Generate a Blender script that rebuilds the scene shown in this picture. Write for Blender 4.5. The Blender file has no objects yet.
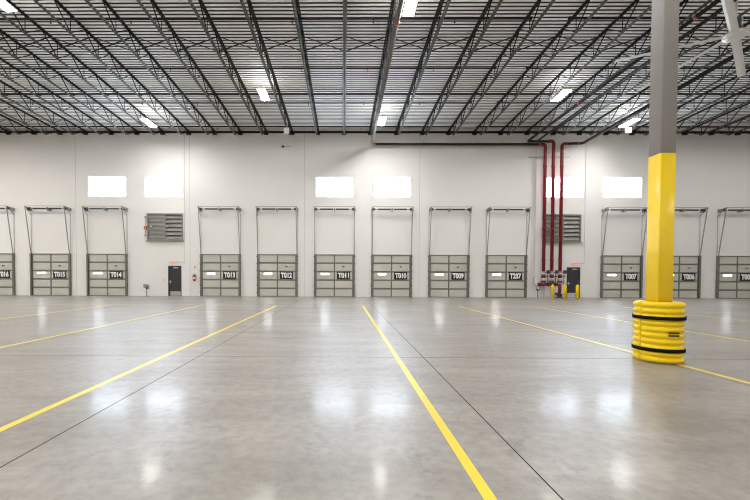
import bpy, bmesh, math, random
from mathutils import Vector, Matrix
random.seed(7)
SC = bpy.context.scene
COL = SC.collection
PI = math.pi

# ------------------------------------------------------------------ layout
H = 1.46                    # eye height
FPX = 365.0                 # focal length in pixels of a 750 wide frame
D = 25.33                   # distance to the dock wall
PITCH = 3.950               # dock door spacing
X0 = -0.60                  # centre of the middle dock door
SLOPE = 0.0208              # roof rises away from the dock wall
HT = H + 9.91               # deck underside at the dock wall
def slot(k): return X0 + PITCH * k
def roof_z(y): return HT + SLOPE * (D - y)
JD = 0.72                   # joist depth
XL, XR, YB = -38.0, 40.0, -20.0

# ------------------------------------------------------------------ camera
cam = bpy.data.cameras.new('camera'); co = bpy.data.objects.new('camera', cam); COL.objects.link(co)
pit, yaw, roll = math.radians(1.2), math.radians(0.45), math.radians(0.22)
R = Matrix.Rotation(yaw, 4, 'Z') @ Matrix.Rotation(PI/2-pit, 4, 'X') @ Matrix.Rotation(roll, 4, 'Z')
co.matrix_world = Matrix.Translation((0, 0, H)) @ R
cam.sensor_width = 36.0; cam.lens = FPX*36/750
pxx = 343.0-FPX*math.tan(yaw); pyy = 275.7+FPX*math.tan(pit)
cam.shift_x = (375-pxx)/750; cam.shift_y = (pyy-250)/750
cam.clip_end = 200
SC.camera = co

CM = Matrix.Translation((0, 0, H)) @ R
def ray(px, py):
    return (R.to_3x3() @ Vector(((px-pxx)/FPX, -(py-pyy)/FPX, -1.0)))
def on_y(px, py, y):
    d = ray(px, py); return Vector((0, 0, H)) + d*(y/d.y)
def under_roof(px, py, drop):
    """point seen at (px, py) that lies drop metres under the sloping roof deck"""
    d = ray(px, py)
    t = (HT + SLOPE*D - drop - H)/(d.z + SLOPE*d.y)
    return Vector((0, 0, H)) + d*t

def wx(px, y=25.33-0.42, py=200.0): return on_y(px, py, y).x
# ------------------------------------------------------------------ materials
def mat(name, col, rough=0.5, metal=0.0, var=0.0, scale=3.0, spec=0.5, emit=None, estr=0.0, bump=0.0):
    m = bpy.data.materials.new(name); m.use_nodes = True
    nt = m.node_tree; b = nt.nodes['Principled BSDF']
    b.inputs['Base Color'].default_value = (*col, 1)
    b.inputs['Roughness'].default_value = rough
    b.inputs['Metallic'].default_value = metal
    b.inputs['Specular IOR Level'].default_value = spec
    if emit:
        b.inputs['Emission Color'].default_value = (*emit, 1)
        b.inputs['Emission Strength'].default_value = estr
    if var > 0 or bump > 0:
        tc = nt.nodes.new('ShaderNodeTexCoord')
        n = nt.nodes.new('ShaderNodeTexNoise'); n.inputs['Scale'].default_value = scale
        n.inputs['Detail'].default_value = 5
        nt.links.new(tc.outputs['Object'], n.inputs['Vector'])
        if var > 0:
            r = nt.nodes.new('ShaderNodeValToRGB')
            r.color_ramp.elements[0].position = 0.3; r.color_ramp.elements[1].position = 0.7
            r.color_ramp.elements[0].color = (*[c * (1 - var) for c in col], 1)
            r.color_ramp.elements[1].color = (*[min(1, c * (1 + var)) for c in col], 1)
            nt.links.new(n.outputs['Fac'], r.inputs['Fac'])
            nt.links.new(r.outputs['Color'], b.inputs['Base Color'])
        if bump > 0:
            bp = nt.nodes.new('ShaderNodeBump'); bp.inputs['Strength'].default_value = bump
            bp.inputs['Distance'].default_value = 0.01
            nt.links.new(n.outputs['Fac'], bp.inputs['Height'])
            nt.links.new(bp.outputs['Normal'], b.inputs['Normal'])
    return m

M = {}
M['wall'] = mat('white_wall_paint', (0.80, 0.785, 0.765), 0.65, var=0.02, scale=0.35)
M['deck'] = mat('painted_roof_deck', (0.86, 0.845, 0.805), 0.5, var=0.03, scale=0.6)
M['flute'] = mat('shade_dark_deck_flutes', (0.09, 0.087, 0.08), 0.6)  # shade inside the deck gaps, painted in as a darker colour
M['chord'] = mat('lit_grey_lower_chord', (0.072, 0.068, 0.062), 0.5, var=0.12, scale=2.0)  # same paint as the upper chord, lightened as if catching light
M['joist'] = mat('shaded_grey_primer_steel', (0.020, 0.019, 0.017), 0.6, var=0.12, scale=2.0, spec=0.3)  # joist paint darkened to carry the shade under the deck
M['bridging'] = mat('dark_bridging_steel', (0.016, 0.015, 0.014), 0.6, spec=0.3)
M['dpipe'] = mat('black_sprinkler_pipe', (0.018, 0.014, 0.012), 0.55, var=0.2, scale=2.0, spec=0.3)
M['gpipe'] = mat('grey_sprinkler_pipe', (0.11, 0.10, 0.094), 0.4, var=0.1, scale=2.0)
M['red'] = mat('red_pipe_paint', (0.20, 0.007, 0.012), 0.35, var=0.08, scale=2.0)
M['redfit'] = mat('orange_red_coupling', (0.42, 0.06, 0.04), 0.45)
M['doorpanel'] = mat('light_grey_door_panel', (0.56, 0.55, 0.49), 0.5, var=0.03, scale=1.5)
M['doorframe'] = mat('galvanised_door_stile', (0.17, 0.165, 0.145), 0.45, var=0.06, scale=3.0)
M['track'] = mat('galvanised_track', (0.30, 0.29, 0.27), 0.4, metal=0.4, var=0.1, scale=4.0)
M['darkmetal'] = mat('dark_spring_steel', (0.07, 0.07, 0.07), 0.45, metal=0.3)
M['black'] = mat('black_sign_face', (0.012, 0.012, 0.013), 0.5)
M['white'] = mat('white_lettering', (0.86, 0.86, 0.86), 0.5)
M['yellow'] = mat('yellow_column_paint', (0.90, 0.63, 0.02), 0.3, var=0.02, scale=3.0)
M['guard'] = mat('yellow_moulded_plastic', (0.93, 0.66, 0.002), 0.38, spec=0.4)
M['strap'] = mat('black_webbing', (0.006, 0.006, 0.007), 0.85, spec=0.15)
M['colgrey'] = mat('grey_column_paint', (0.42, 0.405, 0.395), 0.33, var=0.05, scale=2.5)
M['exitdoor'] = mat('charcoal_door_paint', (0.032, 0.032, 0.035), 0.4)
M['steelplate'] = mat('brushed_kick_plate', (0.50, 0.44, 0.38), 0.35, metal=0.5)
M['silver'] = mat('silver_hardware', (0.62, 0.61, 0.60), 0.35, metal=0.6)
M['louver'] = mat('grey_louver_metal', (0.25, 0.245, 0.22), 0.5, metal=0.2, var=0.06, scale=3.0)
M['louver2'] = mat('lighter_louver_blade', (0.29, 0.285, 0.26), 0.5, metal=0.2, var=0.05, scale=3.0)
M['greybox'] = mat('grey_enclosure', (0.30, 0.30, 0.30), 0.5)
M['conduit'] = mat('grey_conduit', (0.45, 0.44, 0.43), 0.45)
M['whitebox'] = mat('white_plastic', (0.82, 0.82, 0.82), 0.4)
M['extred'] = mat('extinguisher_red', (0.30, 0.015, 0.02), 0.35)
M['signpink'] = mat('red_sign_print', (0.75, 0.20, 0.20), 0.5)
M['fan'] = mat('satin_aluminium_fan', (0.80, 0.79, 0.765), 0.4, metal=0.2)
M['frame'] = mat('white_window_frame', (0.78, 0.78, 0.78), 0.4)
M['orange'] = mat('orange_actuator', (0.65, 0.16, 0.06), 0.5)
M['joint'] = mat('joint_filler', (0.02, 0.018, 0.017), 0.9, spec=0.1)
M['walljoint'] = mat('panel_joint_sealant', (0.42, 0.41, 0.40), 0.8)
M['sticker'] = mat('dark_warning_print', (0.05, 0.035, 0.01), 0.5)
M['hanger'] = mat('yellow_zinc_hanger', (0.50, 0.42, 0.10), 0.5)
M['pane'] = mat('daylit_window_glass', (0.9, 0.95, 1.0), 0.1, emit=(0.70, 0.84, 1.0), estr=12.0)
M['visionpane'] = mat('daylit_door_light', (0.9, 0.95, 1.0), 0.1, emit=(0.88, 0.93, 1.0), estr=28.0)
M['diffuser'] = mat('lit_light_diffuser', (1, 1, 1), 0.4, emit=(1.0, 0.985, 0.955), estr=45.0)
M['exitlit'] = mat('lit_exit_letters', (0.9, 0.1, 0.05), 0.4, emit=(1.0, 0.14, 0.10), estr=0.35)
M['exitface'] = mat('exit_sign_face', (0.85, 0.62, 0.58), 0.5, emit=(1.0, 0.25, 0.2), estr=0.12)

def floor_material():
    m = bpy.data.materials.new('polished_concrete'); m.use_nodes = True
    nt = m.node_tree; L = nt.links; b = nt.nodes['Principled BSDF']
    tc = nt.nodes.new('ShaderNodeTexCoord')
    def noise(scale, detail, rough=0.55, vec=None, dist=0.0):
        n = nt.nodes.new('ShaderNodeTexNoise'); n.inputs['Scale'].default_value = scale
        n.inputs['Detail'].default_value = detail; n.inputs['Roughness'].default_value = rough
        n.inputs['Distortion'].default_value = dist
        L.new(vec if vec else tc.outputs['Object'], n.inputs['Vector']); return n
    def ramp(n, p0, c0, p1, c1):
        r = nt.nodes.new('ShaderNodeValToRGB')
        r.color_ramp.elements[0].position = p0; r.color_ramp.elements[1].position = p1
        r.color_ramp.elements[0].color = (*c0, 1); r.color_ramp.elements[1].color = (*c1, 1)
        L.new(n.outputs['Fac'], r.inputs['Fac']); return r
    def mix(a, bb, mode, fac):
        x = nt.nodes.new('ShaderNodeMix'); x.data_type = 'RGBA'; x.blend_type = mode
        x.inputs[0].default_value = fac
        L.new(a.outputs['Color'] if 'Color' in a.outputs else a.outputs[2], x.inputs[6])
        L.new(bb.outputs['Color'], x.inputs[7]); return x
    mp = nt.nodes.new('ShaderNodeMapping'); mp.inputs['Scale'].default_value = (0.35, 1.6, 1)
    L.new(tc.outputs['Object'], mp.inputs['Vector'])
    big = ramp(noise(0.35, 4), 0.3, (0.295, 0.270, 0.240), 0.7, (0.375, 0.352, 0.328))
    streak = ramp(noise(1.3, 6, 0.6, mp.outputs['Vector'], 0.4), 0.32, (0.76, 0.745, 0.725), 0.68, (1.05, 1.05, 1.05))
    fine = ramp(noise(9.0, 8, 0.7), 0.34, (0.74, 0.725, 0.70), 0.62, (1.04, 1.04, 1.04))
    speck = ramp(noise(2.6, 9, 0.75, None, 1.2), 0.32, (0.58, 0.55, 0.51), 0.44, (1.0, 1.0, 1.0))
    c = mix(big, streak, 'MULTIPLY', 1.0)
    c2 = mix(c, fine, 'MULTIPLY', 0.9)
    c3 = mix(c2, speck, 'MULTIPLY', 0.7)
    L.new(c3.outputs[2], b.inputs['Base Color'])
    rr = ramp(noise(1.1, 5, 0.6, mp.outputs['Vector']), 0.3, (0.36, 0.36, 0.36), 0.7, (0.46, 0.46, 0.46))
    L.new(rr.outputs['Color'], b.inputs['Roughness'])
    b.inputs['Specular IOR Level'].default_value = 0.95
    b.inputs['Coat Weight'].default_value = 0.13; b.inputs['Coat Roughness'].default_value = 0.13
    bp = nt.nodes.new('ShaderNodeBump'); bp.inputs['Strength'].default_value = 0.008; bp.inputs['Distance'].default_value = 0.01
    L.new(noise(0.8, 3, 0.5).outputs['Fac'], bp.inputs['Height']); L.new(bp.outputs['Normal'], b.inputs['Normal'])
    return m
M['floor'] = floor_material()

def line_material():
    m = bpy.data.materials.new('worn_yellow_floor_paint'); m.use_nodes = True
    nt = m.node_tree; b = nt.nodes['Principled BSDF']
    tc = nt.nodes.new('ShaderNodeTexCoord'); n = nt.nodes.new('ShaderNodeTexNoise')
    n.inputs['Scale'].default_value = 2.2; n.inputs['Detail'].default_value = 7
    nt.links.new(tc.outputs['Object'], n.inputs['Vector'])
    r = nt.nodes.new('ShaderNodeValToRGB')
    r.color_ramp.elements[0].position = 0.3; r.color_ramp.elements[1].position = 0.62
    r.color_ramp.elements[0].color = (0.84, 0.62, 0.06, 1); r.color_ramp.elements[1].color = (0.91, 0.71, 0.05, 1)
    nt.links.new(n.outputs['Fac'], r.inputs['Fac']); nt.links.new(r.outputs['Color'], b.inputs['Base Color'])
    b.inputs['Roughness'].default_value = 0.33
    return m
M['line'] = line_material()

# ------------------------------------------------------------------ mesh builder
class MB:
    def __init__(s): s.bm = bmesh.new()
    def box(s, x0, x1, y0, y1, z0, z1):
        v = [s.bm.verts.new(p) for p in ((x0,y0,z0),(x1,y0,z0),(x1,y1,z0),(x0,y1,z0),(x0,y0,z1),(x1,y0,z1),(x1,y1,z1),(x0,y1,z1))]
        for f in ((3,2,1,0),(4,5,6,7),(0,1,5,4),(1,2,6,5),(2,3,7,6),(3,0,4,7)): s.bm.faces.new([v[i] for i in f])
        return s
    def bar(s, a, b, w, t, up=(0,0,1)):
        a, b = Vector(a), Vector(b); d = (b-a).normalized(); up = Vector(up)
        if abs(d.dot(up)) > 0.99: up = Vector((0,1,0))
        x = d.cross(up).normalized()*w/2; z = x.normalized().cross(d).normalized()*t/2
        v = [s.bm.verts.new(p+i+j) for p in (a,b) for i,j in ((-x,-z),(x,-z),(x,z),(-x,z))]
        for f in ((0,1,2,3),(7,6,5,4),(0,4,5,1),(1,5,6,2),(2,6,7,3),(3,7,4,0)): s.bm.faces.new([v[i] for i in f])
        return s
    def tube(s, pts, r, n=8, caps=True):
        pts = [Vector(p) for p in pts]; rings = []
        for i, p in enumerate(pts):
            if i == 0: d = pts[1]-p
            elif i == len(pts)-1: d = p-pts[i-1]
            else: d = (pts[i+1]-p).normalized()+(p-pts[i-1]).normalized()
            d.normalize()
            up = Vector((0,0,1)) if abs(d.z) < 0.9 else Vector((0,1,0))
            x = d.cross(up).normalized(); y = x.cross(d).normalized()
            rr = r[i] if isinstance(r, (list, tuple)) else r
            rings.append([s.bm.verts.new(p + (x*math.cos(2*PI*k/n)+y*math.sin(2*PI*k/n))*rr) for k in range(n)])
        for a, b in zip(rings, rings[1:]):
            for k in range(n):
                f = s.bm.faces.new((a[k], a[(k+1)%n], b[(k+1)%n], b[k])); f.smooth = True
        if caps:
            s.bm.faces.new(rings[0][::-1]); s.bm.faces.new(rings[-1])
        return s
    def loft(s, rings, close=True, caps=False, smooth=True):
        R = [[s.bm.verts.new(p) for p in r] for r in rings]
        n = len(R[0])
        for a, b in zip(R, R[1:]):
            for k in range(n if close else n-1):
                f = s.bm.faces.new((a[k], a[(k+1)%n], b[(k+1)%n], b[k])); f.smooth = smooth
        if caps: s.bm.faces.new(R[0][::-1]); s.bm.faces.new(R[-1])
        return s
    def lathe(s, c, prof, n=16):
        c = Vector(c)
        return s.loft([[c+Vector((r*math.cos(2*PI*k/n), r*math.sin(2*PI*k/n), z)) for k in range(n)] for r, z in prof], caps=True)
    def angle(s, y0, z0, y1, z1, x, leg, t, sx, down):
        """one rolled angle running in the YZ plane; horizontal leg out to side sx, vertical leg down (or up)"""
        sg = -1 if down else 1
        a0, a1 = sorted((x, x+sx*leg)); v0, v1 = sorted((x, x+sx*t))
        for xa, xb, za, zb in ((a0, a1, 0, sg*t), (v0, v1, 0, sg*leg)):
            za, zb = sorted((za, zb))
            P = [(xa,y0,z0+za),(xb,y0,z0+za),(xb,y0,z0+zb),(xa,y0,z0+zb),(xa,y1,z1+za),(xb,y1,z1+za),(xb,y1,z1+zb),(xa,y1,z1+zb)]
            v = [s.bm.verts.new(p) for p in P]
            for f in ((0,1,2,3),(7,6,5,4),(0,4,5,1),(1,5,6,2),(2,6,7,3),(3,7,4,0)): s.bm.faces.new([v[i] for i in f])
        return s
    def build(s, name, material, parent=None, bevel=0.0):
        bmesh.ops.recalc_face_normals(s.bm, faces=s.bm.faces[:])
        me = bpy.data.meshes.new(name); s.bm.to_mesh(me); s.bm.free()
        me.materials.append(material)
        o = bpy.data.objects.new(name, me); COL.objects.link(o)
        if parent: o.parent = parent
        if bevel > 0:
            md = o.modifiers.new('bevel', 'BEVEL'); md.width = bevel; md.segments = 2; md.limit_method = 'ANGLE'
        return o

def tag(o, label=None, cat=None, group=None, kind=None):
    if label: o['label'] = label
    if cat: o['category'] = cat
    if group: o['group'] = group
    if kind: o['kind'] = kind
    return o
def empty(name, loc=(0,0,0), label=None, cat=None, group=None, kind=None):
    o = bpy.data.objects.new(name, None); COL.objects.link(o); o.location = loc
    o.empty_display_size = 0.2
    return tag(o, label, cat, group, kind)
def dup(o, parent=None):
    c = o.copy(); COL.objects.link(c)
    if parent: c.parent = parent
    for ch in list(o.children): dup(ch, c)
    return c
def elbow(a, corner, b, r, n=6):
    """points of a rounded bend from a through corner to b with bend radius r"""
    a, corner, b = Vector(a), Vector(corner), Vector(b)
    d0 = (a-corner).normalized(); d1 = (b-corner).normalized()
    p0, p1 = corner+d0*r, corner+d1*r
    return [p0*(1-t)**2 + corner*2*t*(1-t) + p1*t**2 for t in [i/n for i in range(n+1)]]
def text_mesh(name, body, size, material, parent, loc, width=None, bold=0.0, depth=0.004):
    cu = bpy.data.curves.new(name, 'FONT'); cu.body = body; cu.size = size
    cu.align_x = 'CENTER'; cu.align_y = 'CENTER'; cu.extrude = depth; cu.offset = min(bold, 0.010); cu.bevel_depth = max(0.0, bold-0.010); cu.bevel_resolution = 0
    tmp = bpy.data.objects.new(name, cu); COL.objects.link(tmp)
    dg = bpy.context.evaluated_depsgraph_get(); dg.update()
    me = bpy.data.meshes.new_from_object(tmp.evaluated_get(dg))
    bpy.data.objects.remove(tmp)
    xs = [v.co.x for v in me.vertices]; ys = [v.co.y for v in me.vertices]
    cx, cy = (max(xs)+min(xs))/2, (max(ys)+min(ys))/2
    k = (width/(max(xs)-min(xs))) if width else 1.0
    for v in me.vertices: v.co = Vector(((v.co.x-cx)*k, -v.co.z, v.co.y-cy))
    me.materials.clear(); me.materials.append(material)
    o = bpy.data.objects.new(name, me); COL.objects.link(o); o.parent = parent; o.location = loc
    return o

# ------------------------------------------------------------------ setting: floor
fl = MB().box(XL, XR, YB, D+0.3, -0.2, 0).build('floor', M['floor'])
tag(fl, 'polished grey concrete warehouse floor', 'floor', kind='structure')
LINES = [(-11.2, 'outermost yellow stripe toward the left doors'), (-6.83, 'yellow floor stripe second from the left edge'),
         (-3.215, 'yellow stripe crossing the left half of the floor'), (0.971, 'yellow stripe running to the bottom edge in the middle'),
         (5.61, 'yellow stripe passing under the column guard'), (9.25, 'yellow stripe just beyond the column guard'),
         (13.5, 'yellow stripe furthest to the right')]
for x, lab in LINES:
    tag(MB().box(x-0.043, x+0.043, -3, 17.65, 0.0, 0.0015).build('yellow_line', M['line'], fl), lab, kind='structure')
tag(MB().box(-16, 16.5, 17.66, 17.70, 0.0, 0.0012).build('yellow_line', M['line'], fl), 'thin cross stripe at the far ends of the yellow stripes', kind='structure')
for k in range(-5, 6):
    x = -2.585 + 4.03*k
    w = 0.0055 if k in (0, 1) else 0.003
    tag(MB().box(x-w, x+w, -6, D-0.05, 0.0, 0.0008).build('saw_joint', M['joint'], fl), kind='structure')
tag(MB().box(-20, 22, 6.52, 6.53, 0.0, 0.0008).build('saw_joint', M['joint'], fl), kind='structure')

# ------------------------------------------------------------------ setting: dock wall with openings
WIN = [-4, -3, 0, 1, 4, 5]
WZ0, WZ1, WHW = 6.90, 8.26, 1.30
MAN = [(slot(-3)+0.74, 'left'), (slot(4)+0.70, 'right')]
LOUV = [slot(-3)+0.09, slot(4)-0.12]
holes = [(slot(k)-WHW, slot(k)+WHW, WZ0, WZ1) for k in WIN] + [(x-0.46, x+0.46, 0.0, 2.10) for x, _ in MAN] \
      + [(x-1.18, x+1.18, 3.90, 5.68) for x in LOUV]
TOP = HT + 0.30
wb = MB()
xs = sorted({XL, XR} | {v for h in holes for v in h[:2]})
zs = sorted({0.0, TOP} | {v for h in holes for v in h[2:]})
for xa, xb in zip(xs, xs[1:]):
    run = None
    for za, zb in zip(zs, zs[1:]):
        cx, cz = (xa+xb)/2, (za+zb)/2
        if any(h[0] < cx < h[1] and h[2] < cz < h[3] for h in holes):
            if run: wb.box(xa, xb, D, D+0.25, run[0], run[1]); run = None
        else: run = (run[0] if run else za, zb)
    if run: wb.box(xa, xb, D, D+0.25, run[0], run[1])
wall = tag(wb.build('wall_back', M['wall']), 'white tilt-up concrete wall with the row of dock doors', 'wall', kind='structure')
for k in range(-3, 5):
    x = -10.64 + 7.95*k
    tag(MB().box(x-0.009, x+0.009, D-0.002, D, 0.0, HT-0.1).build('panel_joint', M['walljoint'], wall), kind='structure')
for nm, b, lab in (('wall_left', (XL-0.2, XL, YB, D+0.25, 0, 12.8), 'white end wall far to the left'),
              ('wall_right', (XR, XR+0.2, YB, D+0.25, 0, 12.8), 'white end wall far to the right'),
              ('wall_front', (XL-0.2, XR+0.2, YB-0.2, YB, 0, 12.8), 'white wall behind the viewpoint')):
    tag(MB().box(*b).build(nm, M['wall']), lab, 'wall', kind='structure')

# ceiling: trapezoid roof deck, flutes run along the wall
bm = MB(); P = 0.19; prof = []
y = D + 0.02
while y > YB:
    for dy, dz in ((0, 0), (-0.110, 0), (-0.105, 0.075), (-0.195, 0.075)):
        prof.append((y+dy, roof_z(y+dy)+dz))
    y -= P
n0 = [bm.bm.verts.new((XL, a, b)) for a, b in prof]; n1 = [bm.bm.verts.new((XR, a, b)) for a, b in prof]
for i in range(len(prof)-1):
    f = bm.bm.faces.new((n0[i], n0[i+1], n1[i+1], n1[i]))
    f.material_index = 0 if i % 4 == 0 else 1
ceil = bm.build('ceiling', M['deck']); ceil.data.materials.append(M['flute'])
tag(ceil, 'white ribbed steel roof deck over the hall', 'ceiling', kind='structure')
MB().box(XL, XR, D-0.09, D, HT-0.05, HT-0.005).box(XL, XR, D-0.012, D, HT-0.11, HT-0.05).build('ledger_angle', M['joist'], ceil)['kind'] = 'structure'

# ------------------------------------------------------------------ windows (structure)
wl = ['left window of the left pair, above dock door T014', 'right window of the left pair, above the left louver',
      'left window of the middle pair, above dock door T011', 'right window of the middle pair, above dock door T010',
      'window crossed by the red pipes, above the right louver', 'window above dock door T007 beside the column']
for i, k in enumerate(WIN):
    x = slot(k)
    r = empty('window_%d' % (i+1), (x, D, WZ0), 'high bright ' + wl[i], 'window', kind='structure')
    z1 = WZ1-WZ0
    MB().box(-WHW, WHW, 0.10, 0.17, 0, 0.05).box(-WHW, WHW, 0.10, 0.17, z1-0.05, z1).box(-WHW, -WHW+0.05, 0.10, 0.17, 0.05, z1-0.05) \
        .box(WHW-0.05, WHW, 0.10, 0.17, 0.05, z1-0.05).build('window_frame', M['frame'], r)
    MB().box(-0.02, 0.02, 0.11, 0.16, 0.05, z1-0.05).build('mullion', M['frame'], r)
    MB().box(-WHW+0.04, WHW-0.04, 0.165, 0.185, 0.04, z1-0.04).build('pane', M['pane'], r)

# ------------------------------------------------------------------ dock doors
NUM = {-6: 'T016', -5: 'T015', -4: 'T014', -2: 'T013', -1: 'T012', 0: 'T011', 1: 'T010', 2: 'T009', 3: 'T237', 5: 'T007', 6: 'T006', 7: 'T005'}
def make_dock_door():
    r = empty('dock_door')
    W, HH, n = 1.30, 2.93, 5
    sh = HH/n
    for i in range(n):                                            # five insulated sections
        b = MB(); z0, z1 = i*sh+0.004, (i+1)*sh-0.004
        b.box(-W, W, -0.045, -0.004, z0, z1)
        for q in range(1, 4):
            zc = z0+(z1-z0)*q/4
            for xa, xb in ((-W+0.06, -0.06), (0.06, W-0.06)):
                b.box(xa, xb, -0.051, -0.045, zc-0.055, zc+0.055)
        s = b.build('door_section', M['doorpanel'], r)
        MB().box(-W, W, -0.062, -0.045, z1-0.06, z1).box(-W, W, -0.062, -0.045, z0, z0+0.035) \
            .box(-W, -W+0.06, -0.058, -0.045, z0+0.03, z1-0.055).box(W-0.06, W, -0.058, -0.045, z0+0.03, z1-0.055) \
            .box(-0.045, 0.045, -0.060, -0.045, z0+0.03, z1-0.055).build('section_frame', M['doorframe'], s)
    MB().box(-W, W, -0.09, -0.062, HH-0.07, HH-0.01).build('top_strut', M['doorframe'], r)
    # vision light
    f = MB().box(-0.99, -0.31, -0.070, -0.062+0.012, 1.50, 1.515).box(-0.99, -0.31, -0.070, -0.05, 1.635, 1.65) \
        .box(-0.99, -0.975, -0.070, -0.05, 1.515, 1.635).box(-0.325, -0.31, -0.070, -0.05, 1.515, 1.635).build('vision_light', M['doorpanel'], r)
    MB().box(-0.91, -0.40, -0.064, -0.052, 1.54, 1.61).build('pane', M['visionpane'], f)
    # sign plate, lettering is added for each door
    MB().box(0.18, 1.08, -0.085, -0.064, 1.22, 1.74).build('number_sign', M['black'], r)
    MB().box(0.53, 0.73, -0.075, -0.058, 2.07, 2.10).box(0.55, 0.70, -0.095, -0.075, 2.06, 2.11).box(0.60, 0.64, -0.11, -0.095, 2.02, 2.12).build('latch', M['darkmetal'], r)
    # tracks: upright beside the sections, then leaning out from the wall to the spring line
    LEAN, ZT = 0.54, 6.13
    for s in (-1, 1):
        b = MB()
        xo = s*1.345
        b.box(min(xo, xo+s*0.055), max(xo, xo+s*0.055), -0.15, -0.002, 0.0, HH)
        b.box(min(xo, xo-s*0.045), max(xo, xo-s*0.045), -0.15, -0.125, 0.0, HH)
        for q in range(6): b.box(xo+s*0.055-0.045, xo+s*0.055+0.045, -0.11, -0.04, 0.25+q*0.5, 0.32+q*0.5)
        t = b.build('track', M['doorframe'], r)
        MB().bar((xo, -0.10, HH), (xo, -LEAN, ZT), 0.038, 0.05, (0, 1, 0)).build('lift_rail', M['track'], t)
        MB().box(xo-0.015+s*0.03, xo+0.015+s*0.03, -0.03, 0.0, HH, ZT-0.45).build('wall_angle', M['conduit'], t)
        b = MB()
        b.bar((xo+s*0.04, 0, ZT-0.12), (xo+s*0.04, -LEAN, ZT-0.03), 0.035, 0.06)
        b.bar((xo+s*0.04, 0, ZT-0.55), (xo+s*0.04, -LEAN*0.72, ZT-0.12), 0.02, 0.03)
        b.box(xo+s*0.04-0.01, xo+s*0.04+0.05, -0.34, 0.0, ZT-0.28, ZT-0.04)
        b.build('bracket', M['track'], r)
        MB().tube([(xo-s*0.16, -0.30, ZT-0.13), (xo-s*0.13, -0.30, ZT-0.13), (xo-s*0.04, -0.30, ZT-0.13), (xo-s*0.02, -0.30, ZT-0.13)], [0.10, 0.075, 0.085, 0.11], 14).build('cable_drum', M['darkmetal'], r)
        p = [(s*0.10 + s*(0.88)*i/60.0, -0.30, ZT-0.13) for i in range(61)]
        MB().tube(p, [0.050+0.006*(i % 2) for i in range(61)], 10).build('torsion_spring', M['darkmetal'], r)
    MB().bar((-1.39, -LEAN, ZT), (1.39, -LEAN, ZT), 0.035, 0.03).build('spreader_bar', M['track'], r)
    MB().tube([(-1.45, -0.30, ZT-0.13), (1.45, -0.30, ZT-0.13)], 0.022, 8).build('torsion_shaft', M['track'], r)
    MB().box(-0.04, 0.04, -0.36, 0.0, ZT-0.24, ZT-0.05).build('center_plate', M['track'], r)
    return r
proto = make_dock_door(); first = True; doors = []
for k, num in NUM.items():
    o = proto if first else dup(proto)
    first = False
    o.location = (slot(k), D, 0)
    tag(o, 'grey sectional dock door with the number sign ' + num, 'dock door', 'numbered dock doors along the white wall', 'thing')
    doors.append((o, num))
for o, num in doors:
    sg = [c for c in o.children if c.name.startswith('number_sign')][0]
    text_mesh('lettering', num, 0.47, M['white'], sg, (0.63, -0.088, 1.48), 0.78, 0.024)

# ------------------------------------------------------------------ exit doors (structure)
for i, (x, side) in enumerate(MAN):
    r = empty('door_%d' % (i+1), (x, D, 0), 'charcoal steel exit door with a kick plate, ' + ('left of dock door T013' if i == 0 else 'behind the yellow bollards'), 'door', kind='structure')
    MB().box(-0.46, -0.41, -0.02, 0.10, 0, 2.10).box(0.41, 0.46, -0.02, 0.10, 0, 2.10).box(-0.41, 0.41, -0.02, 0.10, 2.05, 2.10).build('door_frame', M['exitdoor'], r)
    lf = MB().box(-0.41, 0.41, 0.03, 0.075, 0.01, 2.05).build('door_leaf', M['exitdoor'], r)
    MB().box(-0.33 if i == 0 else -0.40, 0.40 if i == 0 else 0.18, 0.018, 0.03, 0.03, 0.33).build('kick_plate', M['steelplate'] if i == 0 else M['silver'], lf)
    MB().box(-0.36, -0.31, 0.015, 0.03, 0.88, 1.10).tube([(-0.335, 0.03, 0.99), (-0.335, -0.045, 0.99)], 0.035, 10).bar((-0.335, -0.04, 0.99), (-0.22, -0.04, 0.99), 0.03, 0.03).build('door_handle', M['silver'], lf)
    MB().box(-0.08, 0.24, -0.045, 0.03, 1.93, 1.99).bar((0.10, -0.03, 1.99), (-0.05, 0.0, 2.06), 0.02, 0.015).build('door_closer', M['silver'], lf)
    for z in (0.25, 1.05, 1.85): MB().tube([(0.405, 0.02, z), (0.405, 0.02, z+0.11)], 0.012, 8).build('hinge', M['silver'], lf)
# exit signs and their conduits
for i, (x, side) in enumerate(MAN):
    dx = -0.10 if i == 0 else 0.12
    r = empty('exit_sign', (x+dx, D, 2.36), 'small lit red EXIT sign above the ' + ('left' if i == 0 else 'right') + ' charcoal door', 'exit sign')
    MB().box(-0.15, 0.15, -0.07, 0, -0.08, 0.08).build('housing', M['exitface'], r, 0.01)
    text_mesh('lettering', 'EXIT', 0.15, M['exitlit'], r, (0, -0.074, 0), 0.25, 0.006)
    for s in (-1, 1):
        MB().tube([(s*0.15, -0.04, 0.06), (s*0.20, -0.05, 0.06)], 0.012, 6).tube([(s*0.24, -0.02, 0.05), (s*0.24, -0.09, 0.03)], [0.04, 0.055], 10).build('emergency_lamp', M['whitebox'], r)
    xc = wx(184.6, D) if i == 0 else wx(585.0, D)
    c = MB().tube([(x+dx+0.30, D-0.018, 2.36), (xc-0.08, D-0.018, 2.36)] + elbow((xc-0.08, D-0.018, 2.36), (xc, D-0.018, 2.36), (xc, D-0.018, 3), 0.07) + [(xc, D-0.018, HT-0.15)], 0.013, 6).build('conduit', M['conduit'])
    tag(c, 'thin grey conduit rising to the roof from the exit sign over the ' + side + ' door', 'conduit')

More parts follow.
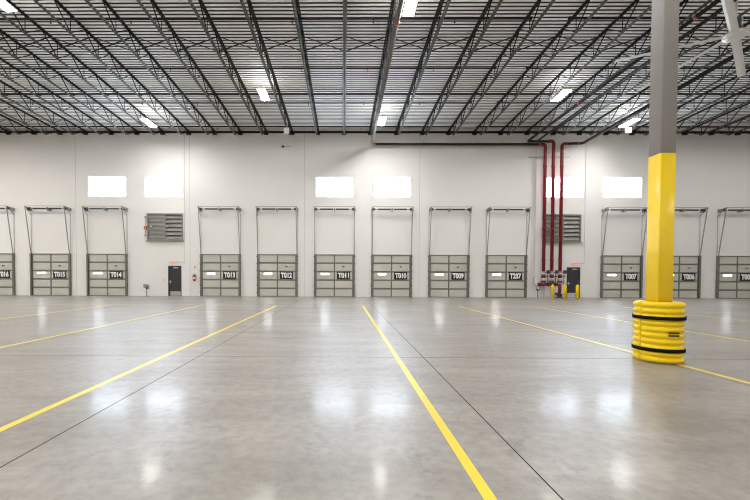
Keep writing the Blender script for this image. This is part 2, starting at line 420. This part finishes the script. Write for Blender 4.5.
# louvers
for i, x in enumerate(LOUV):
    r = empty('wall_louver', (x, D, 3.85), 'grey wall louver ' + ('with two blade banks above the left exit door' if i == 0 else 'behind the three red risers'), 'louver', 'intake louvers on the white wall')
    w, h = 1.25, 1.88
    MB().box(-w, w, -0.09, 0.05, 0, 0.09).box(-w, w, -0.09, 0.05, h-0.09, h).box(-w, -w+0.09, -0.09, 0.05, 0.09, h-0.09).box(w-0.09, w, -0.09, 0.05, 0.09, h-0.09).box(-0.05, 0.05, -0.09, 0.05, 0.09, h-0.09) \
        .box(-w-0.05, w+0.08, -0.16, -0.02, -0.04, 0.0).build('louver_frame', M['louver'], r)
    MB().box(-w+0.02, w-0.02, 0.10, 0.13, 0.02, h-0.02).build('back_panel', M['louver'], r)
    nb = 6; hh = (h-0.18)/nb
    for side in (-1, 1):
        for q in range(nb):
            z = 0.09+hh*q
            xa, xb = (-w+0.09, -0.05) if side < 0 else (0.05, w-0.09)
            if side < 0: MB().loft([[(xa, -0.02, z+0.01), (xa, -0.045, z+hh*0.45), (xa, -0.03, z+hh*0.52), (xa, -0.02, z+hh-0.01), (xa, 0.0, z+hh*0.5)], [(xb, -0.02, z+0.01), (xb, -0.045, z+hh*0.45), (xb, -0.03, z+hh*0.52), (xb, -0.02, z+hh-0.01), (xb, 0.0, z+hh*0.5)]], caps=True, smooth=False).build('blade', M['louver'], r)
            else: MB().loft([[(xa, -0.075, z+0.02), (xa, 0.03, z+hh-0.04), (xa, 0.045, z+hh-0.04), (xa, -0.06, z+0.02)], [(xb, -0.075, z+0.02), (xb, 0.03, z+hh-0.04), (xb, 0.045, z+hh-0.04), (xb, -0.06, z+0.02)]], caps=True, smooth=False).build('blade', M['louver2'], r)
    for z in (0.35, 1.62): MB().box(-w-0.16, -w-0.02, -0.10, 0.0, z-0.05, z+0.05).build('damper_arm', M['greybox'], r)
    MB().tube([(-w-0.10, -0.08, 0.35), (-w-0.10, -0.08, 1.62)], 0.015, 6).build('linkage_rod', M['track'], r)
    MB().box(-w-0.17, -w-0.03, -0.16, -0.02, 0.78, 1.0).build('actuator', M['orange'], r, 0.01)
    for xx in (-0.95, 0.16): MB().tube([(xx, -0.12, 0.98), (xx, -0.05, 0.98)], 0.05, 10).build('blade_knob', M['silver'], r)

# ------------------------------------------------------------------ small things on the wall
x = wx(195, D, 277)
r = empty('fire_extinguisher', (x, D-0.11, 1.05), 'red fire extinguisher hung between the left exit door and dock door T013', 'fire extinguisher')
MB().lathe((0,0,0), [(0.05,0),(0.078,0.015),(0.08,0.06),(0.08,0.34),(0.065,0.40),(0.03,0.43),(0.028,0.45)], 16).build('cylinder', M['extred'], r)
MB().box(-0.025, 0.025, -0.03, 0.03, 0.45, 0.49).bar((0,-0.02,0.48), (0.02,-0.11,0.52), 0.025, 0.012).bar((0,-0.02,0.455), (0.02,-0.11,0.45), 0.025, 0.01).build('valve_head', M['silver'], r)
MB().tube([(-0.03,0,0.47),(-0.09,-0.02,0.46),(-0.115,-0.03,0.36),(-0.10,-0.04,0.22),(-0.095,-0.045,0.12)], [0.012,0.012,0.012,0.012,0.02], 8).build('hose', M['strap'], r)
MB().box(-0.05, 0.05, -0.083, -0.076, 0.14, 0.27).build('paper_label', M['white'], r)
MB().box(-0.04, 0.04, 0.075, 0.11, 0.1, 0.46).build('wall_bracket', M['greybox'], r)
r = empty('extinguisher_sign', (x, D, 1.97), 'small red arrow sign on the wall above the fire extinguisher', 'sign')
MB().box(-0.08, 0.08, -0.006, 0, -0.22, 0.12).build('plate', M['whitebox'], r)
MB().box(-0.065, 0.065, -0.009, -0.006, 0.0, 0.10).box(-0.02, 0.02, -0.009, -0.006, -0.12, -0.01).bar((-0.055,-0.0075,-0.11), (0,-0.0075,-0.20), 0.003, 0.03, (0,1,0)).bar((0.055,-0.0075,-0.11), (0,-0.0075,-0.20), 0.003, 0.03, (0,1,0)).build('red_print', M['signpink'], r)
r = empty('card_reader', (wx(163.8, D, 280), D, 1.10), 'small pale grey wall box to the left of the left exit door', 'wall box')
MB().box(-0.05, 0.05, -0.045, 0, -0.07, 0.07).build('case', M['whitebox'], r, 0.008)
MB().box(-0.03, 0.03, -0.05, -0.045, -0.02, 0.05).build('face', M['greybox'], r)
r = empty('pedestal_box', (wx(146.5, 24.3, 290), 24.3, 0), 'short grey pedestal with a tilted box on top, under the left louver', 'pedestal')
MB().lathe((0,0,0), [(0.13,0),(0.13,0.015),(0.045,0.03),(0.04,0.55)], 14).build('post', M['greybox'], r)
b = MB().loft([[(-0.15,-0.10,0.60),(0.15,-0.10,0.52),(0.15,0.10,0.52),(-0.15,0.10,0.60)],[(-0.17,-0.10,0.86),(0.13,-0.10,0.80),(0.13,0.10,0.80),(-0.17,0.10,0.86)]], caps=True, smooth=False)
b.build('head', M['greybox'], r, 0.01)
MB().box(0.02, 0.13, -0.125, -0.10, 0.52, 0.70).build('socket_cover', M['darkmetal'], r)
r = empty('wall_sensor', tuple(on_y(283, 146.8, D)), 'tiny dark sensor with a short conduit high on the wall above dock door T012', 'sensor')
MB().box(-0.07, 0.07, -0.12, 0, -0.06, 0.06).build('body', M['darkmetal'], r)
MB().tube([(0.07,-0.02,0.02),(0.55,-0.02,0.02)], 0.012, 6).build('feed_pipe', M['conduit'], r)

# ------------------------------------------------------------------ red risers, header, bollards
RY = D-0.42
RX = [wx(544.6), wx(552.8), wx(561.2)]
ZM = on_y(460, 144.3, RY).z                      # main along the wall
for i, x in enumerate(RX):
    nm = ['left', 'middle', 'right'][i]
    r = empty('sprinkler_riser', (x, RY, 0), ['leftmost of the three red sprinkler risers by the right exit door', 'middle one of the three red sprinkler risers', 'red sprinkler riser nearest the right exit door, standing on a floor foot'][i], 'pipe', 'red fire sprinkler risers')
    zt = ZM
    if i == 0: pts = [(0,0,1.75), (0,0,zt-0.25)] + elbow((0,0,0), (0,0,zt), (-1,0,zt), 0.22) + [(-0.30,0,zt)]
    elif i == 1: pts = [(0,0,1.75), (0,0,zt)] + elbow((0,0,0), (0,0,zt+0.24), (-1,0.3,zt+0.24), 0.2) + [(-0.30,0.09,zt+0.24)]
    else: pts = [(0,0,1.75), (0,0,zt-0.2)] + elbow((0,0,0), (0,0,zt+0.05), (1,0,zt+0.05), 0.22) + [(0.30,0,zt+0.05)]
    MB().tube(pts, 0.105, 14).build('pipe', M['red'], r)
    for z in (2.6, 4.7, 6.8, 8.9): MB().tube([(0,0,z-0.06), (0,0,z+0.06)], 0.122, 14).build('coupling', M['red'], r)
    MB().tube([(0,0,1.60), (0,0,1.63), (0,0,1.63), (0,0,1.77), (0,0,1.77), (0,0,1.80)], [0.15,0.15,0.11,0.11,0.15,0.15], 14).build('flange', M['silver'], r)
    v = MB().tube([(0,0,1.36), (0,0,1.42), (0,0,1.52), (0,0,1.60)], [0.10,0.14,0.14,0.10], 14).build('check_valve', M['red'], r)
    MB().tube([(0,0,1.17), (0,0,1.20), (0,0,1.33), (0,0,1.36)], [0.10,0.14,0.14,0.10], 14).build('grooved_coupling', M['silver'], r)
    MB().tube([(0,-0.02,1.40), (0.12,-0.18,1.46), (0.24,-0.20,1.46)], 0.03, 8).build('trim_pipe', M['darkmetal'], v)
    v = MB().box(-0.13, 0.13, -0.12, 0.12, 1.04, 1.16).build('control_valve', M['darkmetal'], r, 0.02)
    MB().tube([(0.26,-0.14,1.77), (0.26,-0.10,1.77)], 0.13, 14).tube([(0.26,-0.14,1.77), (0,0,1.70)], 0.02, 8).build('pressure_gauge', M['darkmetal'], r)
    MB().tube([(0.2,-0.12,0.95), (0.2,-0.12,1.7)], 0.025, 8).build('bypass_pipe', M['darkmetal'], r)
    if i == 2:
        MB().tube([(0,0,0.25), (0,0,0.98)], 0.105, 14).build('lower_pipe', M['red'], r)
        MB().lathe((0,0,0), [(0.26,0),(0.26,0.04),(0.16,0.06),(0.15,0.20),(0.22,0.22),(0.22,0.26),(0.11,0.27)], 16).box(-0.28, -0.16, -0.06, 0.06, 0.18, 0.36).build('foot_flange', M['darkmetal'], r)
    else:
        MB().tube([(0,0,0.82), (0,0,1.02)], 0.105, 14).build('lower_pipe', M['red'], r)
r = empty('manifold_pipe', ((RX[0]+RX[2])/2, RY, 0.92), 'short horizontal red header pipe joining the three risers near the floor', 'pipe')
hw = (RX[2]-RX[0])/2
MB().tube([(-hw-0.30,0,0), (-hw-0.17,0,0)], 0.115, 14).tube([(-hw+0.17,0,0), (-0.20,0,0)], 0.115, 14).tube([(0.16,0,0), (hw-0.17,0,0)], 0.115, 14).build('pipe', M['red'], r)
MB().tube([(-hw-0.34,0,0), (-hw-0.28,0,0)], 0.14, 14).build('end_cap', M['red'], r)
MB().tube([(-0.26,0,0), (-0.19,0,0)], 0.135, 14).tube([(0.20,0,0), (0.27,0,0)], 0.135, 14).build('coupling', M['red'], r)
r = empty('drain_pipework', (RX[0]-0.30, RY+0.12, 0), 'thin grey drain pipes looping beside the leftmost red riser', 'pipe')
MB().tube([(-0.02,0,0), (-0.02,0,0.55), (-0.10,0,0.66), (-0.12,0,0.85), (-0.25,0.05,1.0), (-0.28,0.05,1.35), (-0.18,0.05,1.45)], 0.03, 8).build('drain_pipe', M['greybox'], r)
MB().tube([(0.42,0,0), (0.42,0,0.80)], 0.03, 8).build('drain_pipe', M['greybox'], r)
MB().tube([(0.15,0,0.80), (0.12,0,0.55), (-0.02,0,0.5)], 0.03, 8).build('drain_pipe', M['greybox'], r)
MB().lathe((-0.02,0,0), [(0.07,0.5),(0.09,0.54),(0.07,0.60)], 12).build('drain_cup', M['darkmetal'], r)
zb = on_y(549, 157, D-0.12).z
r = empty('strut_brace', (wx(549, D-0.12), D-0.12, zb), 'thin grey strut across the tops of the red risers, tied to the wall', 'brace')
MB().box(-1.45, 1.40, -0.02, 0.02, -0.02, 0.02).build('strut', M['conduit'], r)
for xx in RX: MB().bar((xx-wx(549, D-0.12), -0.02, 0), (xx-wx(549, D-0.12)+0.25, -0.30, 0.12), 0.03, 0.02).build('clamp', M['conduit'], r)
bl = [('first yellow bollard, in front of the middle red riser', 552.5, 0), ('middle yellow bollard, left of the right exit door', 565.0, 0), ('rightmost yellow bollard, before the right exit door', 577.4, 0)]
for lab, px, _ in bl:
    y = 23.7; xx = wx(px, y, 292)
    r = empty('bollard', (xx, y, 0), lab, 'bollard', 'yellow bollards guarding the risers')
    MB().lathe((0,0,0), [(0.098,0),(0.098,0.86),(0.08,0.91),(0.04,0.935),(0.005,0.94)], 18).build('post', M['guard'], r)
    MB().lathe((0,0,0), [(0.105,0),(0.105,0.02),(0.099,0.022)], 18).build('base_collar', M['doorframe'], r)

# sprinkler mains under the roof
ZB = H+9.02
def pipe_thing(label, pts, rad, m, fits, hang=()):
    r = empty('sprinkler_main', pts[0], label, 'pipe', 'sprinkler mains under the roof')
    o = Vector(pts[0])
    MB().tube([Vector(p)-o for p in pts], rad, 12).build('pipe', m, r)
    for a, d in fits:
        a = Vector(a)-o; d = Vector(d)*0.07
        MB().tube([a-d*0.8, a+d*0.8], rad*1.15, 12).build('coupling', M['redfit'], r)
    for hx, hy, hz in hang:
        b = MB().tube([Vector((hx,hy,hz-rad-0.02))-o, Vector((hx,hy,roof_z(hy)-JD))-o], 0.012, 6)
        b.tube([Vector((hx-rad-0.01,hy,hz))-o, Vector((hx,hy,hz-rad-0.02))-o, Vector((hx+rad+0.01,hy,hz))-o], 0.014, 6)
        b.build('hanger', M['hanger'] if hy > D-1 else M['bridging'], r)
    return r
xa = wx(371.5)
wall_hang = [(wx(px), RY, ZM) for px in (396.3, 423, 449.5, 476, 502)]
pipe_thing('dark sprinkler main running level along the wall above dock doors T010 to T237', [(RX[0]-0.33, RY, ZM), (xa+0.15, RY, ZM)], 0.085, M['dpipe'], [((xa+0.20, RY, ZM), (1,0,0)), ((RX[0]-0.42, RY, ZM), (1,0,0))], wall_hang)
p0 = [(xa+0.12, RY, ZM)] + elbow((xa+0.12, RY, ZM), (xa, RY, ZM), (xa, RY-1, ZM), 0.1) + [(xa, RY-0.3, ZM+0.01), (xa, 6.0, ZM+0.40)]
pipe_thing('grey sprinkler main hung under the joist between dock doors T011 and T010', p0, 0.085, M['gpipe'], [((xa, 13.4, ZM+0.25), (0,1,0))], [(xa, 21.0, ZM+0.09), (xa, 17.0, ZM+0.17)])
xb = 12.45
p1 = [(RX[1]-0.33, RY+0.10, ZM+0.24), (xb+0.3, RY+0.10, ZM+0.24)] + elbow((xb+0.3, RY+0.1, ZM+0.24), (xb, RY+0.1, ZM+0.24), (xb, RY-2, ZM+0.24), 0.2) + [(xb, 6.0, ZM+0.33)]
pipe_thing('dark sprinkler main running forward from the middle red riser', p1, 0.075, M['dpipe'], [((xb, 19.6, ZM+0.265), (0,1,0)), ((xb, 13.2, ZM+0.30), (0,1,0))], [(xb, 20.5, ZM+0.26), (xb, 17.2, ZM+0.275), (xb, 14.4, ZM+0.29)])
xb2 = xb+0.42
pipe_thing('second dark main, just right of the one from the middle riser', [(xb2, D-0.9, ZM+0.10), (xb2, 6.0, ZM+0.30)], 0.06, M['dpipe'], [], [])
xc = 16.1
p2 = [(RX[2]+0.33, RY, ZM+0.05), (xc-0.3, RY, ZM+0.07)] + elbow((xc-0.3, RY, ZM+0.07), (xc, RY, ZM+0.07), (xc, RY-2, ZM+0.07), 0.2) + [(xc, 6.0, ZM+0.36)]
pipe_thing('dark sprinkler main running forward from the right red riser', p2, 0.085, M['dpipe'], [((xc-0.32, RY, ZM+0.07), (1,0,0))], [(xc, 21.5, ZM+0.12), (xc, 18.0, ZM+0.18), (xc, 14.0, ZM+0.24)])

def branch(label, y, xa, xb, rad):
    z = roof_z(y)-JD+0.24
    r = empty('sprinkler_branch', (xa, y, z), label, 'pipe', 'sprinkler branch lines through the joists')
    MB().tube([(0,0,0), (xb-xa,0,0)], rad, 8).build('pipe', M['dpipe'], r)
    MB().tube([(xb-xa-0.06 if xb < 10 else 0.0,0,0), (xb-xa+0.03 if xb < 10 else 0.10,0,0)], rad*1.35, 8).build('end_cap', M['dpipe'], r)
    x = xa + 0.6
    while x < xb-0.3:
        MB().tube([(x-xa,0,-rad*0.5), (x-xa,0,-rad-0.09), (x-xa,0,-rad-0.10), (x-xa,0,-rad-0.115)], [0.014,0.014,0.035,0.035], 6).build('sprinkler_head', M['dpipe'], r)
        x += 3.05
for y, nm, rad in ((13.93, 'nearest', 0.045), (17.1, 'second nearest', 0.035), (20.26, 'third nearest', 0.035), (23.4, 'farthest', 0.035)):
    branch('thin sprinkler branch line, the %s of the left set crossing under the deck' % nm, y, -30.0, 7.0, rad)
    branch('thin sprinkler branch line, the %s of the right set crossing under the deck' % nm, y, 8.4, 34.0, rad)

# ------------------------------------------------------------------ roof joists
JY0, JY1 = 6.6, D-0.02
def zt(y): return roof_z(y)-0.002
def zb_(y): return roof_z(y)-JD
def make_joist():
    r = empty('roof_joist')
    b = MB()
    for s in (-1, 1): b.angle(JY0-D, zt(JY0), JY1-D, zt(JY1), s*0.012, 0.068, 0.008, s, True)
    b.build('top_chord', M['joist'], r)
    b = MB(); y0, y1 = JY0+0.9, 24.15
    for s in (-1, 1): b.angle(y0-D, zb_(y0), y1-D, zb_(y1), s*0.012, 0.054, 0.008, s, False)
    b.build('bottom_chord', M['chord'], r)
    b = MB(); y = 24.08
    b.tube([(0, JY1-0.10-D, zt(JY1)-0.05), (0, y-D, zb_(y)+0.02)], 0.014, 6)
    while y > JY0+1.0:
        lo = Vector((0, y-D, zb_(y)+0.02))
        for dy, rad in ((0.0, 0.016), (-0.81, 0.025), (0.81, 0.017)):
            yy = y+dy
            if yy > JY1-0.25: yy = JY1-0.25
            b.tube([lo, (0, yy-D, zt(yy)-0.03)], rad, 6)
        y -= 1.62
    b.build('web', M['bridging'], r)
    MB().box(-0.14, 0.14, JY1-0.16-D, JY1-D, HT-0.24, HT-0.06).box(-0.075, 0.075, JY1-0.30-D, JY1-0.16-D, HT-0.12, HT-0.06).build('bearing_seat', M['bridging'], r)
    return r
def slot_name(k):
    if k in NUM: return 'dock door ' + NUM[k]
    return {-3: 'the left louver', 4: 'the right louver', -7: 'the wall beyond T016', -8: 'the far left wall', 8: 'the wall beyond T005'}.get(k, 'the far end wall')
def where(x):
    k = round((x-X0)/PITCH); f = (x-slot(k))/PITCH
    zone = 'a step left of' if f < -0.34 else 'the left edge of' if f < -0.2 else 'left of centre over' if f < -0.04 else 'the centre of' if f < 0.10 else 'right of centre over' if f < 0.24 else 'the right edge of' if f < 0.36 else 'a step right of'
    return zone + ' ' + slot_name(k)
jx = [-10.67+1.784*k for k in range(-8, 23)]
pj = make_joist(); seen = set()
for i, x in enumerate(jx):
    o = pj if i == 0 else dup(pj)
    o.location = (x, D, 0)
    w = where(x)
    if w in seen: print('DUP', w)
    seen.add(w)
    tag(o, 'open-web steel roof joist meeting the wall above ' + w, 'roof joist', 'open-web joists carrying the roof deck')
# cross bridging between joists
yb = 15.53
px = MB().tube([(0.02,0,zt(yb)-0.06), (1.764,0,zb_(yb)+0.04)], 0.017, 6).build('bridging_rod', M['bridging'])
px2 = MB().tube([(0.02,0.03,zb_(yb)+0.04), (1.764,0.03,zt(yb)-0.06)], 0.023, 6).build('bridging_rod', M['bridging'])
r0 = empty('cross_bridging'); px.parent = r0; px2.parent = r0
for i in range(len(jx)-1):
    if jx[i] < -16.5 or jx[i] > 16: continue
    o = r0 if r0.location.length == 0 else dup(r0)
    o.location = (jx[i], yb, 0)
    tag(o, 'bridging cross right of the joist above ' + where(jx[i]), 'brace', 'crossed bridging between roof joists')
r = empty('joist_bridging', (0, 19.1, zb_(19.1)), 'long thin horizontal rod tying the joists\' lower chords together', 'brace')
MB().box(-30, 34, -0.012, 0.025, 0.06, 0.07).box(-30, 34, -0.012, -0.004, 0.06, 0.10).build('lower_angle', M['bridging'], r)
r = empty('joist_bridging', (0, 19.9, zt(19.9)), 'long thin horizontal rod tying the joists\' upper chords together', 'brace')
MB().box(-30, 34, -0.015, 0.015, -0.09, -0.07).build('upper_angle', M['bridging'], r)

# ------------------------------------------------------------------ light fixtures
def fixture_pos(px, py): return under_roof(px, py, JD+0.12)
def make_fixture():
    r = empty('high_bay_light')
    MB().box(-0.20, 0.20, -0.60, 0.60, 0.02, 0.075).box(-0.09, 0.09, -0.35, 0.35, 0.075, 0.13).build('housing', M['whitebox'], r, 0.008)
    MB().box(-0.185, 0.185, -0.58, 0.58, -0.012, 0.018).build('diffuser', M['diffuser'], r)
    for s in (-1, 1):
        MB().tube([(0, s*0.45, 0.13), (0, s*0.45, 0.35)], 0.006, 6).build('hanger', M['bridging'], r)
    return r
FX = [(382, 121.5, 'above dock door T010, near the wall'), (263.5, 95, 'over the bay between dock doors T013 and T012'), (149, 123.3, 'above the left louver, near the wall'),
      (561, 96, 'left of the column, beyond the fan'), (629, 123.3, 'close to the wall beside the column'), (411, 4, 'at the top edge, above the middle'), (-4, -1, 'cut by the top left corner')]
pf = make_fixture(); fpos = []
for i, (px_, py_, lab) in enumerate(FX):
    o = pf if i == 0 else dup(pf)
    o.location = fixture_pos(px_, py_); fpos.append(tuple(o.location))
    tag(o, 'lit white high-bay light ' + lab, 'ceiling light', 'high-bay lights under the roof')
# downlight plus added upward fill to brighten the deck; unseen lamps without fixtures go on behind and beside the view
def lamp(x, y, watts, up=0.32):
    for nm, sgn, e, dz in (('hall_lamp', 1, watts*(1-up), -0.14), ('deck_fill_light', -1, watts*up, 0.02)):
        l = bpy.data.lights.new(nm, 'AREA'); l.shape = 'RECTANGLE'; l.size = 0.37; l.size_y = 1.16
        l.energy = e; l.color = (1.0, 0.975, 0.935)
        o = bpy.data.objects.new(nm, l); COL.objects.link(o); o.location = (x, y, roof_z(y)-JD+dz)
        if sgn < 0: o.rotation_euler = (PI, 0, 0)
for x, y, z in fpos: lamp(x, y, 75, 0.10)
for yy, offs in ((12.1, 0), (8.6, 1), (2.5, 0), (-3.5, 1), (-10, 0), (-16, 1)):
    for k in range(-3, 4):
        x = 2.28 + 13.8*k*0.98 - (6.5 if offs else 0)
        if XL+2 < x < XR-2 and not (yy > 12 and x < 4 and x > -14): lamp(x, yy, 190 if x < 4 else 80)
for x in (-22.5, -28.5, -34.5): lamp(x, 19.0, 170, 0.06)
for x in (25, 32): lamp(x, 20, 80, 0.06)

# ------------------------------------------------------------------ wireless boxes hung at the joists
for px_, py_, lab in ((286.5, 130.5, 'small white antenna box under the joists above dock door T012'), (628.5, 130.2, 'small white antenna box just below the light beside the column')):
    y = 22.6; z = on_y(px_, py_, y).z
    r = empty('antenna_box', (wx(px_, y, py_), y, z), lab, 'antenna box')
    MB().box(-0.16, 0.16, -0.06, 0.06, -0.17, 0.17).build('case', M['whitebox'], r, 0.03)
    MB().box(-0.03, 0.03, 0.05, 0.10, -0.03, 0.35).build('mount', M['greybox'], r)

# ------------------------------------------------------------------ big ceiling fan
_d = ray(735.0, 35); _t = 8.35/_d.z
fx, fd, fz = _d.x*_t, _d.y*_t, H+8.35
r = empty('ceiling_fan', (fx, fd, fz), 'huge six-blade pale ceiling fan hanging beyond the column', 'fan')
MB().lathe((0,0,-0.12), [(0.12,0),(0.30,0.03),(0.33,0.08),(0.33,0.16),(0.15,0.20),(0.12,0.24)], 20).build('hub', M['fan'], r)
MB().lathe((0,0,0.12), [(0.13,0),(0.19,0.03),(0.19,0.38),(0.12,0.42)], 18).build('motor', M['darkmetal'], r)
MB().tube([(0,0,0.5), (0,0,roof_z(fd)-fz-0.05)], 0.05, 10).build('drop_tube', M['fan'], r)
for q in range(6):
    a = math.radians(40+60*q); c, s = math.cos(a), math.sin(a)
    def pt(l, w, z): return (c*l - s*w, s*l + c*w, z - 0.06*l)
    prof = [(-0.12, 0.012), (-0.05, 0.03), (0.04, 0.03), (0.12, -0.005), (0.04, -0.012), (-0.05, -0.012)]
    bl_ = MB().loft([[pt(l, w, z) for w, z in prof] for l in (0.30, 3.46)], caps=True, smooth=False).build('blade', M['fan'], r)
    MB().loft([[pt(l, w, z) for w, z in ((-0.13, -0.02), (0.13, -0.02), (0.13, 0.07), (-0.13, 0.05))] for l in (3.46, 3.50)], caps=True, smooth=False).build('blade_tip', M['darkmetal'], bl_)

# ------------------------------------------------------------------ steel column and its guard
CX, CY = 5.515, 6.41
def rsq(h, rad, n=5):
    out = []
    for q in range(4):
        cx = (h-rad)*(1 if q in (0, 3) else -1); cy = (h-rad)*(1 if q in (0, 1) else -1)
        for k in range(n+1):
            a = q*PI/2 + k*PI/2/n
            out.append((cx+rad*math.cos(a), cy+rad*math.sin(a)))
    return out
r = empty('steel_column', (CX, CY, 0), 'square steel roof column, yellow below and grey above, standing in a ribbed guard', 'column', kind='thing')
sq = rsq(0.132, 0.018); ZY = 3.565
MB().loft([[(x, y, z) for x, y in sq] for z in (0.02, ZY)], caps=True).build('yellow_shaft', M['yellow'], r)['label'] = 'yellow painted lower shaft'
MB().loft([[(x, y, z) for x, y in sq] for z in (ZY, roof_z(CY)-0.01)], caps=True).build('grey_shaft', M['colgrey'], r)['label'] = 'grey painted upper shaft'
MB().box(-0.23, 0.23, -0.23, 0.23, 0, 0.02).build('base_plate', M['doorframe'], r)

r = empty('column_guard', (CX, CY, 0), 'round ribbed yellow plastic guard strapped around the foot of the column', 'column guard')
GR, GH, NR = 0.312, 1.03, 10
def radius(z, a):
    u = (z/GH*NR) % 1.0
    rib = 0.5-0.5*math.cos(2*PI*u)
    seam = min(abs(math.sin(a)), 1.0)                # ribs fade out beside the seams at angle 0 and 180
    fade = min(1.0, max(0.0, (seam-0.12)/0.40))
    edge = min(1.0, min(z, GH-z)/0.02)
    return GR + 0.040*(rib**0.5)*(0.35+0.65*fade) - (1-edge)*0.008
for half in (0, 1):
    b = MB(); rings = []
    N = 40; Z = 100
    gap = 0.022
    for j in range(Z+1):
        z = GH*j/Z; ring = []
        for k in range(N+1):
            a = PI*half + gap + (PI-2*gap)*k/N
            rr = radius(z, a) - (0.02 if k in (0, N) else 0)
            ring.append((rr*math.cos(a), rr*math.sin(a), z+0.004))
        for k in range(N, -1, -1):
            a = PI*half + gap + (PI-2*gap)*k/N
            ring.append((0.185*math.cos(a), 0.185*math.sin(a), z+0.004))
        rings.append(ring)
    b.loft(rings, close=True, caps=False)
    for ring in (rings[0], rings[-1]):
        n = N+1
        for k in range(N):
            q = [ring[k], ring[k+1], ring[2*n-2-k], ring[2*n-1-k]]
            b.bm.faces.new([b.bm.verts.new(p) for p in q])
    bmesh.ops.remove_doubles(b.bm, verts=b.bm.verts[:], dist=0.0005)
    b.build('half_shell', M['guard'], r)
for z in (0.225, 0.765):
    rs = 0.36
    MB().loft([[(rad*math.cos(2*PI*k/48), rad*math.sin(2*PI*k/48), zz) for k in range(48)] for rad, zz in ((rs-0.004, z-0.030), (rs, z-0.030), (rs, z+0.030), (rs-0.004, z+0.030))]).build('strap', M['strap'], r)
b = MB()
for zz in (0.485, 0.53):
    ring = []
    for k in range(9):
        a = math.radians(-110+27*k/8); ring.append(a)
    b.loft([[(rad*math.cos(a), rad*math.sin(a), zz+dz) for a in ring] for rad, dz in ((0.361, -0.014), (0.361, 0.014))], close=False)
b.build('warning_label', M['sticker'], r)

# ------------------------------------------------------------------ world, camera, colour
w = bpy.data.worlds.new('daylight'); SC.world = w; w.use_nodes = True
w.node_tree.nodes['Background'].inputs[0].default_value = (0.75, 0.85, 1.0, 1)
w.node_tree.nodes['Background'].inputs[1].default_value = 1.0

SC.view_settings.view_transform = 'Standard'; SC.view_settings.look = 'None'
SC.view_settings.exposure = 1.08; SC.view_settings.gamma = 1.0
SC.view_settings.use_curve_mapping = False
SC.cycles.max_bounces = 8; SC.cycles.diffuse_bounces = 6; SC.cycles.glossy_bounces = 4
SC.cycles.use_denoising = True
SC.cycles.filter_width = 1.1
SC.cycles.sample_clamp_indirect = 10.0
